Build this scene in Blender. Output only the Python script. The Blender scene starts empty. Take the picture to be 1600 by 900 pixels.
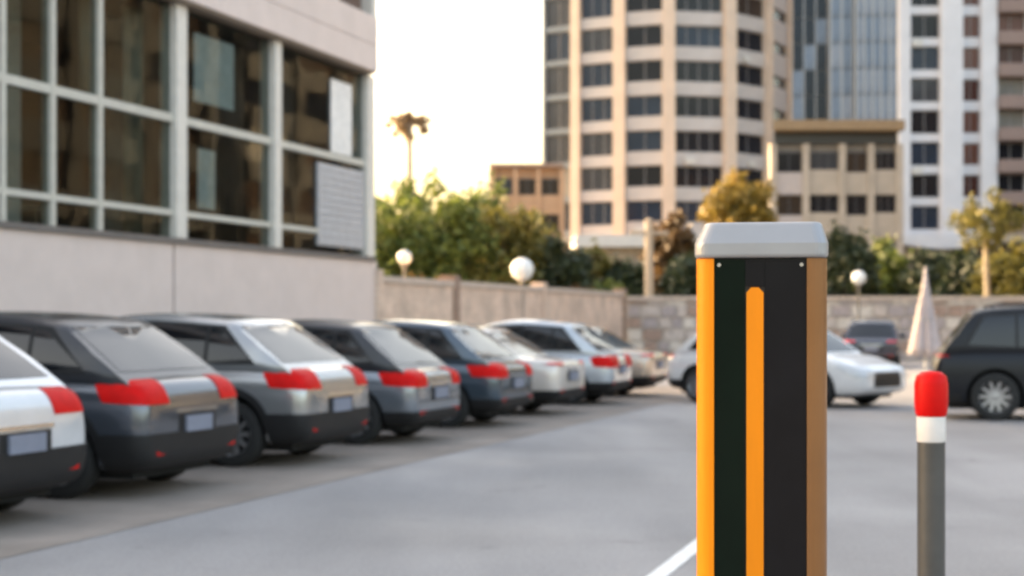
import bpy, math, random
import numpy as np
from mathutils import Vector, Matrix
random.seed(7)
R = math.radians
SC = bpy.context.scene
COL = SC.collection

# ------------------------------------------------------------------ camera, sky, sun, exposure
CAM_H, FPX, HZ = 1.55, 2400.0, 500.0          # camera height (m), focal length and horizon in photo pixels (1600 wide)
cd = bpy.data.cameras.new('camera')
cam = bpy.data.objects.new('camera', cd)
COL.objects.link(cam)
cam.location = (0, 0, CAM_H)
cam.rotation_euler = (R(90), 0, 0)
cd.sensor_width = 36.0
cd.lens = 36.0 * FPX / 1600.0
cd.shift_y = (HZ - 450.0) / 1600.0
cd.clip_start, cd.clip_end = 0.05, 3000.0
cd.dof.use_dof = True
cd.dof.focus_distance = 3.3
cd.dof.aperture_fstop = 3.6
cd.dof.aperture_blades = 7
SC.camera = cam

SUN_AZ, SUN_EL = R(-57), R(14)                # azimuth from +Y, positive to the right
w = bpy.data.worlds.new('World')
SC.world = w
w.use_nodes = True
nt = w.node_tree
bg = nt.nodes['Background']
sky = nt.nodes.new('ShaderNodeTexSky')
sky.sky_type = 'NISHITA'
sky.sun_disc = False
sky.sun_elevation = SUN_EL
sky.sun_rotation = SUN_AZ
sky.air_density = 1.0
sky.dust_density = 7.0
sky.ozone_density = 0.4
nt.links.new(sky.outputs[0], bg.inputs[0])
bg.inputs[1].default_value = 0.15
sd = bpy.data.lights.new('sun', 'SUN')
sd.energy = 0.9
sd.angle = R(10)
sd.color = (1.0, 0.86, 0.68)
sun = bpy.data.objects.new('sun', sd)
COL.objects.link(sun)
sdir = Vector((math.sin(SUN_AZ) * math.cos(SUN_EL), math.cos(SUN_AZ) * math.cos(SUN_EL), math.sin(SUN_EL)))
sun.rotation_euler = (-sdir).to_track_quat('-Z', 'Y').to_euler()
vs = SC.view_settings
vs.view_transform = 'Standard'
vs.look = 'None'
vs.gamma = 1.0
vs.use_curve_mapping = False
vs.exposure = 2.85
vs.use_white_balance = True                    # the camera's white balance, set for open shade
vs.white_balance_temperature = 7700
vs.white_balance_tint = 12
SC.render.engine = 'CYCLES'
SC.cycles.use_denoising = True
SC.cycles.max_bounces = 8
SC.cycles.transparent_max_bounces = 12
SC.cycles.filter_width = 2.4

def gp(px, d):                                # ground-plan position of a photo column at a depth
    return ((px - 800.0) / FPX * d, d)
def zz(py, d):
    return CAM_H + (HZ - py) / FPX * d

# ------------------------------------------------------------------ materials
MATS = {}
def mat(name, col, rough=0.6, metal=0.0, var=0.12, vscale=6.0, bump=0.0, bscale=60.0, coat=0.0, spec=0.5, stretch=None, col2=None, emit=0.0):
    if name in MATS:
        return MATS[name]
    m = bpy.data.materials.new(name)
    m.use_nodes = True
    n, l = m.node_tree.nodes, m.node_tree.links
    p = n['Principled BSDF']
    p.inputs['Roughness'].default_value = rough
    p.inputs['Metallic'].default_value = metal
    p.inputs['Specular IOR Level'].default_value = spec
    p.inputs['Coat Weight'].default_value = coat
    p.inputs['Coat Roughness'].default_value = 0.06
    tc = n.new('ShaderNodeTexCoord')
    src = tc.outputs['Object']
    if stretch:
        mp = n.new('ShaderNodeMapping')
        mp.inputs['Scale'].default_value = stretch
        l.new(src, mp.inputs[0]); src = mp.outputs[0]
    nz = n.new('ShaderNodeTexNoise')
    nz.inputs['Scale'].default_value = vscale
    nz.inputs['Detail'].default_value = 6
    nz.inputs['Roughness'].default_value = 0.62
    l.new(src, nz.inputs['Vector'])
    rp = n.new('ShaderNodeValToRGB')
    a = col
    if col2 is None:
        rp.color_ramp.elements[0].color = (*[c * (1 - var) for c in a], 1)
        rp.color_ramp.elements[1].color = (*[min(1, c * (1 + var)) for c in a], 1)
    else:
        rp.color_ramp.elements[0].color = (*a, 1)
        rp.color_ramp.elements[1].color = (*col2, 1)
    rp.color_ramp.elements[0].position = 0.32
    rp.color_ramp.elements[1].position = 0.68
    l.new(nz.outputs[0], rp.inputs[0])
    l.new(rp.outputs[0], p.inputs['Base Color'])
    if bump:
        nb = n.new('ShaderNodeTexNoise')
        nb.inputs['Scale'].default_value = bscale
        nb.inputs['Detail'].default_value = 4
        l.new(src, nb.inputs['Vector'])
        bp = n.new('ShaderNodeBump')
        bp.inputs['Strength'].default_value = bump
        bp.inputs['Distance'].default_value = 0.02
        l.new(nb.outputs[0], bp.inputs['Height'])
        l.new(bp.outputs[0], p.inputs['Normal'])
    if emit:
        l.new(rp.outputs[0], p.inputs['Emission Color'])
        p.inputs['Emission Strength'].default_value = emit
    MATS[name] = m
    return m

def glass_mat(name, tint=(0.55, 0.6, 0.58), rough=0.03, clear=0.75):
    if name in MATS:
        return MATS[name]
    m = bpy.data.materials.new(name)
    m.use_nodes = True
    n, l = m.node_tree.nodes, m.node_tree.links
    n.remove(n['Principled BSDF'])
    out = [x for x in n if x.type == 'OUTPUT_MATERIAL'][0]
    tr = n.new('ShaderNodeBsdfTransparent'); tr.inputs[0].default_value = (*tint, 1)
    gl = n.new('ShaderNodeBsdfGlossy'); gl.inputs[0].default_value = (0.9, 0.92, 0.93, 1); gl.inputs['Roughness'].default_value = rough
    lw = n.new('ShaderNodeLayerWeight'); lw.inputs[0].default_value = .5
    pw = n.new('ShaderNodeMath'); pw.operation = 'POWER'; pw.inputs[1].default_value = 5.0; l.new(lw.outputs['Facing'], pw.inputs[0])
    fr = n.new('ShaderNodeMath'); fr.operation = 'MULTIPLY_ADD'; fr.inputs[1].default_value = .97; fr.inputs[2].default_value = .018; l.new(pw.outputs[0], fr.inputs[0])
    tc = n.new('ShaderNodeTexCoord')
    nz = n.new('ShaderNodeTexNoise'); nz.inputs['Scale'].default_value = 0.7
    bp = n.new('ShaderNodeBump'); bp.inputs['Strength'].default_value = 0.05; bp.inputs['Distance'].default_value = 0.1
    l.new(tc.outputs['Object'], nz.inputs['Vector']); l.new(nz.outputs[0], bp.inputs['Height']); l.new(bp.outputs[0], gl.inputs['Normal'])
    mx = n.new('ShaderNodeMixShader')
    l.new(fr.outputs[0], mx.inputs[0]); l.new(tr.outputs[0], mx.inputs[1]); l.new(gl.outputs[0], mx.inputs[2])
    l.new(mx.outputs[0], out.inputs['Surface'])
    MATS[name] = m
    return m

def leaf_mat(name, c1, c2, trans=0.35):
    if name in MATS:
        return MATS[name]
    m = bpy.data.materials.new(name)
    m.use_nodes = True
    n, l = m.node_tree.nodes, m.node_tree.links
    p = n['Principled BSDF']
    out = [x for x in n if x.type == 'OUTPUT_MATERIAL'][0]
    p.inputs['Roughness'].default_value = 0.55
    g = n.new('ShaderNodeNewGeometry')
    rp = n.new('ShaderNodeValToRGB')
    rp.color_ramp.elements[0].color = (*c1, 1)
    rp.color_ramp.elements[1].color = (*c2, 1)
    l.new(g.outputs['Random Per Island'], rp.inputs[0])
    l.new(rp.outputs[0], p.inputs['Base Color'])
    tl = n.new('ShaderNodeBsdfTranslucent')
    l.new(rp.outputs[0], tl.inputs[0])
    mx = n.new('ShaderNodeMixShader'); mx.inputs[0].default_value = trans
    l.new(p.outputs[0], mx.inputs[1]); l.new(tl.outputs[0], mx.inputs[2]); l.new(mx.outputs[0], out.inputs['Surface'])
    MATS[name] = m
    return m

def brick_mat(name, c1, c2, mortar, scale=1.0, bw=0.24, bh=0.075):
    if name in MATS:
        return MATS[name]
    m = bpy.data.materials.new(name)
    m.use_nodes = True
    n, l = m.node_tree.nodes, m.node_tree.links
    p = n['Principled BSDF']; p.inputs['Roughness'].default_value = 0.85
    tc = n.new('ShaderNodeTexCoord')
    sx = n.new('ShaderNodeSeparateXYZ'); cb = n.new('ShaderNodeCombineXYZ')
    l.new(tc.outputs['Object'], sx.inputs[0]); l.new(sx.outputs[0], cb.inputs[0]); l.new(sx.outputs[2], cb.inputs[1])
    b = n.new('ShaderNodeTexBrick')
    b.inputs['Scale'].default_value = scale
    b.inputs['Brick Width'].default_value = bw; b.inputs['Row Height'].default_value = bh
    b.inputs['Mortar Size'].default_value = 0.008
    b.inputs['Color1'].default_value = (*c1, 1); b.inputs['Color2'].default_value = (*c2, 1); b.inputs['Mortar'].default_value = (*mortar, 1)
    l.new(cb.outputs[0], b.inputs['Vector'])
    nz = n.new('ShaderNodeTexNoise'); nz.inputs['Scale'].default_value = 1.3; nz.inputs['Detail'].default_value = 5
    l.new(tc.outputs['Object'], nz.inputs['Vector'])
    mp = n.new('ShaderNodeMapRange'); mp.inputs[1].default_value = 0.3; mp.inputs[2].default_value = 0.7; mp.inputs[3].default_value = 0.72; mp.inputs[4].default_value = 1.18
    l.new(nz.outputs[0], mp.inputs[0])
    mu = n.new('ShaderNodeMixRGB'); mu.blend_type = 'MULTIPLY'; mu.inputs[0].default_value = 1.0
    l.new(b.outputs[0], mu.inputs[1]); l.new(mp.outputs[0], mu.inputs[2]); l.new(mu.outputs[0], p.inputs['Base Color'])
    bp = n.new('ShaderNodeBump'); bp.inputs['Strength'].default_value = 0.5; bp.inputs['Distance'].default_value = 0.01; bp.invert = True
    l.new(b.outputs['Fac'], bp.inputs['Height']); l.new(bp.outputs[0], p.inputs['Normal'])
    MATS[name] = m
    return m

# ------------------------------------------------------------------ mesh helpers
class MB:
    def __init__(s):
        s.v, s.f = [], []
    def add(s, v, f):
        k = len(s.v)
        s.v += [tuple(p) for p in v]
        s.f += [tuple(i + k for i in q) for q in f]
        return s
    def box(s, x0, x1, y0, y1, z0, z1):
        v = [(x0, y0, z0), (x1, y0, z0), (x1, y1, z0), (x0, y1, z0), (x0, y0, z1), (x1, y0, z1), (x1, y1, z1), (x0, y1, z1)]
        return s.add(v, [(3, 2, 1, 0), (4, 5, 6, 7), (0, 1, 5, 4), (1, 2, 6, 5), (2, 3, 7, 6), (3, 0, 4, 7)])
    def prism(s, pts, z0, z1):                 # plan polygon, counter-clockwise
        n = len(pts)
        v = [(x, y, z0) for x, y in pts] + [(x, y, z1) for x, y in pts]
        return s.add(v, [tuple(range(n))[::-1], tuple(range(n, 2 * n))] + [(i, (i + 1) % n, n + (i + 1) % n, n + i) for i in range(n)])
    def sideprism(s, pts, y0, y1):             # polygon in x,z extruded along y
        n = len(pts)
        v = [(x, y0, z) for x, z in pts] + [(x, y1, z) for x, z in pts]
        return s.add(v, [tuple(range(n)), tuple(range(n, 2 * n))[::-1]] + [((i + 1) % n, i, n + i, n + (i + 1) % n) for i in range(n)])
    def lathe(s, prof, n=20, axis='z', c=(0, 0, 0), caps=True):
        k = len(s.v); m = len(prof)
        for i in range(n):
            a = 2 * math.pi * i / n
            for r, h in prof:
                p = (r * math.cos(a), r * math.sin(a), h)
                if axis == 'y':
                    p = (p[0], h, p[1])
                elif axis == 'x':
                    p = (h, p[0], p[1])
                s.v.append((p[0] + c[0], p[1] + c[1], p[2] + c[2]))
        for i in range(n):
            j = (i + 1) % n
            for q in range(m - 1):
                t = (k + i * m + q, k + j * m + q, k + j * m + q + 1, k + i * m + q + 1)
                s.f.append(t if axis != 'y' else t[::-1])
        if caps:
            a = tuple(k + i * m for i in range(n)); b = tuple(k + i * m + m - 1 for i in range(n))
            s.f.append(a[::-1] if axis != 'y' else a); s.f.append(b if axis != 'y' else b[::-1])
        return s
    def tube(s, pts, rad, n=8):
        k = len(s.v); m = len(pts)
        P = [Vector(p) for p in pts]
        for i in range(m):
            d = (P[min(i + 1, m - 1)] - P[max(i - 1, 0)]).normalized()
            u = d.orthogonal().normalized(); w_ = d.cross(u)
            for j in range(n):
                a = 2 * math.pi * j / n
                s.v.append(tuple(P[i] + (u * math.cos(a) + w_ * math.sin(a)) * rad[i]))
        for i in range(m - 1):
            for j in range(n):
                s.f.append((k + i * n + j, k + i * n + (j + 1) % n, k + (i + 1) * n + (j + 1) % n, k + (i + 1) * n + j))
        s.f.append(tuple(k + j for j in range(n))[::-1]); s.f.append(tuple(k + (m - 1) * n + j for j in range(n)))
        return s
    def mesh(s, name='mesh'):
        me = bpy.data.meshes.new(name)
        me.from_pydata(s.v, [], s.f)
        me.update()
        return me
    def build(s, name, m, parent=None, smooth=False, bevel=0.0, loc=None, rz=0.0):
        return obj(name, s.mesh(name), m, parent, smooth, bevel, loc, rz)

def obj(name, me, m, parent=None, smooth=False, bevel=0.0, loc=None, rz=0.0):
    o = bpy.data.objects.new(name, me)
    COL.objects.link(o)
    if m is not None and not me.materials:
        me.materials.append(m)
    if parent:
        o.parent = parent
    if loc:
        o.location = loc
    o.rotation_euler.z = rz
    if smooth:
        me.polygons.foreach_set('use_smooth', [True] * len(me.polygons))
    if bevel:
        b = o.modifiers.new('bevel', 'BEVEL'); b.width = bevel; b.segments = 3; b.limit_method = 'ANGLE'
    return o
def thing(name, label, cat, loc=(0, 0, 0), rz=0.0, group=None):
    o = bpy.data.objects.new(name, None)
    COL.objects.link(o)
    o.empty_display_size = 0.2
    o.location = loc; o.rotation_euler.z = rz
    return tag(o, label, cat, group)
def tag(o, label, cat, group=None):
    o['label'] = label; o['category'] = cat
    if group:
        o['group'] = group
    return o
def struct(o):
    o['kind'] = 'structure'
    return o
def empty_part(name, parent, loc=(0, 0, 0), rz=0.0):
    o = bpy.data.objects.new(name, None); COL.objects.link(o); o.parent = parent; o.location = loc; o.rotation_euler.z = rz
    o.empty_display_size = 0.1
    return o
DG = bpy.context.evaluated_depsgraph_get
def boolean(a, b, op):
    oa = bpy.data.objects.new('ta', a); ob = bpy.data.objects.new('tb', b)
    COL.objects.link(oa); COL.objects.link(ob)
    md = oa.modifiers.new('b', 'BOOLEAN'); md.operation = op; md.object = ob; md.solver = 'EXACT'
    me = bpy.data.meshes.new_from_object(oa.evaluated_get(DG()))
    bpy.data.objects.remove(oa); bpy.data.objects.remove(ob)
    return me
def subsurf(me, lv):
    o = bpy.data.objects.new('t', me); COL.objects.link(o)
    md = o.modifiers.new('s', 'SUBSURF'); md.levels = lv; md.render_levels = lv
    r = bpy.data.meshes.new_from_object(o.evaluated_get(DG()))
    bpy.data.objects.remove(o)
    return r
def inflated(me, d):
    c = me.copy()
    n = len(c.vertices)
    co = np.empty(n * 3); c.vertices.foreach_get('co', co)
    no = np.array([v.normal[:] for v in me.vertices]).reshape(-1)
    c.vertices.foreach_set('co', co + no * d)
    c.update()
    return c

# ------------------------------------------------------------------ the setting: ground
def ground_mat():
    m = bpy.data.materials.new('concrete_ground'); m.use_nodes = True
    n, l = m.node_tree.nodes, m.node_tree.links
    p = n['Principled BSDF']; p.inputs['Specular IOR Level'].default_value = .35
    tc = n.new('ShaderNodeTexCoord')
    def noise(scale, detail, sc=(1, 1, 1), rot=0.0, dist=0.0):
        mp = n.new('ShaderNodeMapping'); mp.inputs['Scale'].default_value = sc; mp.inputs['Rotation'].default_value = (0, 0, rot)
        l.new(tc.outputs['Object'], mp.inputs[0])
        t = n.new('ShaderNodeTexNoise'); t.inputs['Scale'].default_value = scale; t.inputs['Detail'].default_value = detail; t.inputs['Distortion'].default_value = dist
        l.new(mp.outputs[0], t.inputs['Vector']); return t.outputs[0]
    def ramp(src, lo, hi, a_, b_):
        r = n.new('ShaderNodeMapRange'); r.inputs[1].default_value = lo; r.inputs[2].default_value = hi; r.inputs[3].default_value = a_; r.inputs[4].default_value = b_
        l.new(src, r.inputs[0]); return r.outputs[0]
    def mul(a_, b_):
        q = n.new('ShaderNodeMath'); q.operation = 'MULTIPLY'; l.new(a_, q.inputs[0]); l.new(b_, q.inputs[1]); return q.outputs[0]
    f = ramp(noise(.22, 5, dist=.6), .32, .68, .84, 1.12)                        # broad patches of wear
    f = mul(f, ramp(noise(.9, 6, (1, .16, 1), R(-70)), .35, .65, .88, 1.08))     # tyre-polished streaks along the lane
    f = mul(f, ramp(noise(1.1, 3, dist=1.2), .66, .76, 1.0, .72))                # oil spots
    f = mul(f, ramp(noise(38, 3), .3, .7, .86, 1.14))                            # aggregate
    c = n.new('ShaderNodeMixRGB'); c.blend_type = 'MULTIPLY'; c.inputs[0].default_value = 1; c.inputs[1].default_value = (.292, .281, .278, 1)
    l.new(f, c.inputs[2]); l.new(c.outputs[0], p.inputs['Base Color'])
    l.new(ramp(noise(.5, 4), .3, .7, .6, .9), p.inputs['Roughness'])
    bp = n.new('ShaderNodeBump'); bp.inputs['Strength'].default_value = .3; bp.inputs['Distance'].default_value = .01
    l.new(noise(60, 4), bp.inputs['Height']); l.new(bp.outputs[0], p.inputs['Normal'])
    return m
g_mat = ground_mat()
gm = MB(); gm.add([(-900, -60, 0), (900, -60, 0), (900, 1500, 0), (-900, 1500, 0)], [(0, 1, 2, 3)])
struct(gm.build('ground', mat('city_ground', (0.19, 0.18, 0.165), 0.9, var=0.2, vscale=0.2)))
FD = Vector((0.316, 0.949, 0)).normalized()     # direction of the facade and of the row of cars
FA = math.atan2(FD.y, FD.x)
lot = MB(); lot.add([(-18, -20, 0.004), (45, -20, 0.004), (45, 62, 0.004), (-18, 62, 0.004)], [(0, 1, 2, 3)])
struct(lot.build('parking_lot', g_mat))
# warm concrete parking strip under the row of cars
def row_pt(s, n):                               # s metres along the row from car two, n metres out towards the lane
    p = Vector((-3.1, 12.9, 0)) + FD * s + Vector((FD.y, -FD.x, 0)) * n
    return p
st = MB(); a, b, c, d = row_pt(-16, 0.75), row_pt(24, 0.75), row_pt(24, -6.2), row_pt(-16, -6.2)
st.add([(p.x, p.y, 0.008) for p in (a, b, c, d)], [(0, 1, 2, 3)])
struct(st.build('parking_strip', mat('warm_concrete', (0.255, 0.215, 0.185), 0.85, var=0.22, vscale=0.8, bump=0.3, bscale=40)))
# painted line near the post
p0, p1 = Vector((0.55, 8.2, 0)), Vector((2.0, 12.9, 0))
dd = (p1 - p0).normalized(); sd_ = Vector((dd.y, -dd.x, 0)) * 0.06
ln = MB(); ln.add([(q.x, q.y, 0.0085) for q in (p0 - sd_, p0 + sd_, p1 + sd_, p1 - sd_)], [(0, 1, 2, 3)])
struct(ln.build('painted_line', mat('road_paint', (0.74, 0.74, 0.72), 0.6, var=0.15, vscale=9)))

# ------------------------------------------------------------------ office building on the left
M_clad = mat('pale_cladding', (0.70, 0.585, 0.54), 0.55, var=0.05, vscale=1.5, bump=0.05)
M_col = mat('light_column', (0.70, 0.66, 0.60), 0.5, var=0.06)
M_frame = mat('window_frame_grey', (0.56, 0.54, 0.48), 0.45, var=0.08)
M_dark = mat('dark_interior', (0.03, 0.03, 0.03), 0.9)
M_glass = glass_mat('tinted_glass', (0.64, 0.68, 0.665))
M_sof = mat('brown_soffit', (0.22, 0.17, 0.13), 0.7)
O = Vector((-9.5, 16.5, 0))
def ft(px):                                      # distance along the facade of a photo column
    k = (px - 800) / FPX
    return (-O.x + O.y * k) / (FD.x - FD.y * k)
bld = thing('office_building', 'pale clad building with tall dark windows behind the parked cars', 'building', O, FA)
T0, T1 = -9.0, ft(583)
Z_SILL, Z_TR1, Z_TR2, Z_HEAD, Z_BAND = 2.9, 3.45, 5.12, 7.15, 8.45
# plinth panels: butted stone-coloured panels with an open joint
edges = [T0, ft(-480), ft(-120), ft(272), T1]
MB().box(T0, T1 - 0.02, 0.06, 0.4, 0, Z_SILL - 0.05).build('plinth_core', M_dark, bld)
for i in range(len(edges) - 1):
    for (za, zb) in ((0.0, 1.42), (1.432, Z_SILL)):
        MB().box(edges[i] + 0.035, edges[i + 1] - 0.035, 0, 0.06, za + 0.02, zb).build('plinth_panel', M_clad, bld, bevel=0.008)
MB().box(T0, T1 + 0.02, -0.06, 0.34, Z_SILL + 0.002, Z_SILL + 0.10).build('window_sill', mat('sill_dark', (0.16, 0.14, 0.13), 0.6), bld)
# columns
for px, wd in ((-480, .3), (-110, .3), (281, .36), (432, .3)):
    c = ft(px)
    MB().box(c - wd / 2, c + wd / 2, -0.05, 0.3, Z_SILL + 0.102, Z_HEAD).build('column', M_col, bld, bevel=0.015)
MB().box(T1 - 0.42, T1, -0.05, 0.35, Z_SILL + 0.102, Z_HEAD).build('column', M_col, bld, bevel=0.015)
MB().box(T1 - 0.02, T1 + 0.2, 0.0, 0.4, 0, Z_SILL).build('corner_post', M_clad, bld)
cols = [ft(-480), ft(-110), ft(281), ft(432), T1 - 0.2]
mull = {0: [ft(-300), ft(-200)], 1: [ft(8), ft(86), ft(160)], 2: [], 3: []}
zs = [Z_SILL + 0.10, Z_TR1, Z_TR2, Z_HEAD]
for b in range(4):
    hw0 = 0.15 if b != 2 else 0.18
    a0 = cols[b] + (0.18 if b == 2 else 0.15); a1 = cols[b + 1] - (0.18 if b == 1 else 0.15)
    if b == 3: a1 = T1 - 0.42
    xs = [a0] + mull[b] + [a1]
    for q in mull[b]:
        MB().box(q - 0.055, q + 0.055, 0.02, 0.2, zs[0], Z_HEAD).build('mullion', M_frame, bld)
    for zc in (Z_TR1, Z_TR2):
        hh = 0.05 if zc == Z_TR1 else 0.07
        for i in range(len(xs) - 1):
            MB().box(xs[i] + (0.055 if i else 0), xs[i + 1] - (0.055 if i < len(xs) - 2 else 0), 0.03, 0.18, zc - hh, zc + hh).build('transom', M_frame, bld)
    for i in range(len(xs) - 1):
        for r in range(3):
            lo = xs[i] + (0.055 if i else 0); hi = xs[i + 1] - (0.055 if i < len(xs) - 2 else 0)
            z0 = zs[r] + (0 if r == 0 else 0.06); z1 = zs[r + 1] - 0.06 if r < 2 else Z_HEAD
            MB().box(lo + .005, hi - .005, 0.09, 0.105, z0 + .005, z1 - .005).build('window_pane', M_glass, bld)
# louvre panel and white blind in the last bay
la, lb = ft(499), T1 - 0.44
lv = empty_part('louvre_panel', bld, (0, 0, 0))
MB().box(la, lb, 0.05, 0.075, Z_SILL + 0.25, 4.92).build('backing', mat('louvre_grey', (0.47, 0.47, 0.49), 0.5), lv)
for i in range(11):
    z = Z_SILL + 0.3 + i * 0.158
    MB().sideprism([(la + .02, z), (lb - .02, z), (lb - .02, z + .135), (la + .02, z + .135)], 0.025, 0.045).build('slat', MATS['louvre_grey'], lv)
MB().box(ft(521), ft(553), 0.05, 0.075, Z_TR2 + 0.09, 6.8).build('white_panel', mat('white_blind', (0.8, 0.78, 0.75), 0.7), bld)
MB().box(ft(312), ft(374), 0.118, 0.126, 5.55, 6.8).build('reflection_sheet', mat('reflection_pale', (.8, .82, .84), .7), bld)  # pale sheets behind the glass, standing in for bright reflections in the pane
MB().box(ft(318), ft(345), 0.118, 0.126, 3.6, 4.7).build('reflection_sheet', MATS['reflection_pale'], bld)
# room behind the glass
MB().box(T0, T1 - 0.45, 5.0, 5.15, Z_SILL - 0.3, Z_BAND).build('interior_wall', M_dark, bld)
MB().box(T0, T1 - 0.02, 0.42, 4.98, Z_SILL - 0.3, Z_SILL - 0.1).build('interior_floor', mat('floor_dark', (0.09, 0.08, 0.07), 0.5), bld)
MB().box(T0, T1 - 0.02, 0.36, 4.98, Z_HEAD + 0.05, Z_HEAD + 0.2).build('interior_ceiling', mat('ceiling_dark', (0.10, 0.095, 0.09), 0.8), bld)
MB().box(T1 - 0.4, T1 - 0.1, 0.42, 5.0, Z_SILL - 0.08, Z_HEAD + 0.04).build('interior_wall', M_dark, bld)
def curtain(x0, x1, y, z0, z1, m):
    mb = MB(); n = max(8, int((x1 - x0) / 0.05)); v = []
    for i in range(n + 1):
        x = x0 + (x1 - x0) * i / n; yy = y + 0.045 * math.sin(i * 1.3) + 0.015 * math.sin(i * 0.41)
        v += [(x, yy, z0), (x, yy, z1)]
    mb.add(v, [(2 * i, 2 * i + 2, 2 * i + 3, 2 * i + 1) for i in range(n)])
    o = mb.build('curtain', m, bld, smooth=True)
    sm = o.modifiers.new('s', 'SOLIDIFY'); sm.thickness = 0.006
MC1, MC2 = mat('curtain_beige', (0.30, 0.26, 0.20), 0.9), mat('curtain_brown', (0.14, 0.09, 0.07), 0.9)
curtain(ft(232), ft(262), 0.5, Z_SILL + .15, 7.0, MC1)
curtain(ft(182), ft(204), 0.7, 5.3, 7.0, MC1)
curtain(ft(372), ft(420), 0.55, Z_SILL + .15, 7.0, MC2)
curtain(ft(455), ft(495), 0.55, Z_SILL + .15, 7.0, MC2)
curtain(ft(-90), ft(-40), 0.55, Z_SILL + .15, 7.0, MC1)
for px, zt in ((330, 6.7), (48, 6.9), (150, 6.9)):
    MB().box(ft(px) - .25, ft(px) + .25, 1.6, 2.1, Z_SILL - .09, Z_HEAD + .04).build('interior_column', mat('interior_white', (0.55, 0.55, 0.52), 0.7), bld, bevel=.03)
for px, yy in ((20, 2.5), (120, 3.0), (345, 1.0), (200, 2.2), (470, 2.4)):      # desks with monitors
    x = ft(px)
    MB().box(x - .7, x + .7, yy, yy + .7, Z_SILL + .58, Z_SILL + .63).box(x - .65, x - .6, yy + .05, yy + .65, Z_SILL - .09, Z_SILL + .58).box(x + .6, x + .65, yy + .05, yy + .65, Z_SILL - .09, Z_SILL + .58).build('interior_desk', mat('desk_wood', (0.26, 0.2, 0.14), 0.6), bld)
# projecting band above, soffit, upper storey
MB().box(T0, T1 - 0.3, -0.18, 0.3, Z_HEAD + .004, Z_HEAD + 0.06).build('soffit', M_sof, bld)
be = [T0, ft(-300), ft(60), ft(330), T1 - .22]
for i in range(4):
    for za, zb in ((Z_HEAD + 0.062, 7.80), (7.812, Z_BAND)):
        MB().box(be[i] + .006, be[i + 1] - .006, -0.22, 0.28, za, zb).build('band_panel', M_clad, bld, bevel=0.008)
MB().box(T0, T1 - 0.1, 0.9, 1.1, Z_BAND + .002, 11.4).build('upper_core', M_dark, bld)
MB().box(T0, T1 - .22, -0.22, 6.0, 11.4, 12.3).build('roof_parapet', M_clad, bld)
MB().box(T0, T1 - 0.1, 5.2, 10, 0, 11.3).build('rear_block', M_clad, bld)
x = T0 + 1.0
while x < T1 - 2.3:
    MB().box(x, x + 0.28, -0.2, 0.3, Z_BAND + .002, 11.398).build('column', M_col, bld)
    MB().box(x + .29, x + 1.9, 0.1, 0.13, Z_BAND + .5, 11.3).build('window_pane', mat('upper_glass', (0.10, 0.10, 0.10), 0.08, spec=0.7), bld)
    MB().box(x + .29, x + 1.9, 0.0, 0.16, Z_BAND + .004, Z_BAND + .49).build('spandrel', MC2, bld)
    x += 1.95
MB().box(T1 - 0.5, T1 - 0.24, -0.2, 0.3, Z_BAND + .002, 11.398).build('column', M_col, bld)

# ------------------------------------------------------------------ boundary wall: brick run, then rubble stone run
M_brick = brick_mat('pink_brick', (0.62, 0.43, 0.33), (0.72, 0.53, 0.41), (0.66, 0.56, 0.47))
M_pil = mat('pilaster_brown', (0.30, 0.2, 0.15), 0.8, var=0.2)
W0 = T1 + 0.3
wl = thing('brick_wall', 'pinkish brick boundary wall with brown pilasters behind the row of parked cars', 'wall', O, FA)
wt = [W0, ft(712), ft(850), ft(975)]
for i in range(3):
    MB().box(wt[i] + .2, wt[i + 1] - .2, 0.0, 0.3, 0, 2.42).build('brick_panel', M_brick, wl)
    MB().box(wt[i] + .2, wt[i + 1] - .2, -0.05, 0.35, 2.422, 2.58).build('coping', mat('coping_stone', (0.52, 0.42, 0.35), 0.8, var=.2), wl, bevel=.02)
for i in range(4):
    MB().box(wt[i] - .2, wt[i] + .2, -0.06, 0.38, 0, 2.72).build('pilaster', M_pil if i in (1, 3) else M_brick, wl, bevel=.015)
E = O + FD * (wt[3] + 0.3)
sw = thing('rubble_stone_wall', 'mottled rubble stone wall running across the far side of the lot', 'wall', (E.x, E.y + .3, 0))
MB().box(0.05, 26, 0.1, 0.45, 0, 2.3).build('mortar_core', mat('wall_mortar', (0.48, 0.42, 0.36), 0.9, var=.15), sw)
MB().box(0.05, 26, 0.02, 0.5, 2.302, 2.45).build('coping', MATS['coping_stone'], sw, bevel=.02)
rs = random.Random(3)
smats = [mat('rubble_a', (0.54, 0.46, 0.41), 0.9, var=.2), mat('rubble_b', (0.40, 0.34, 0.33), 0.9, var=.2), mat('rubble_c', (0.64, 0.57, 0.5), 0.9, var=.15), mat('rubble_d', (0.36, 0.25, 0.2), 0.9, var=.2)]
z = 0.03
while z < 2.25:
    h = min(rs.uniform(.3, .46), 2.28 - z); x = 0.08 - rs.uniform(0, .0)
    while x < 17:
        wd = rs.uniform(.35, .85)
        pr = rs.uniform(0.0, 0.07)
        j = lambda: rs.uniform(-.035, .035)
        pts = [(x + .02 + abs(j()), z + .02 + abs(j())), (x + wd - .02 - abs(j()), z + .02 + abs(j())), (x + wd - .02 - abs(j()), z + h - .02 - abs(j())), (x + .02 + abs(j()), z + h - .02 - abs(j()))]
        MB().sideprism(pts, 0.07 - pr, 0.098).build('stone', rs.choice(smats), sw, bevel=0.012)
        x += wd
    z += h

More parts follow.
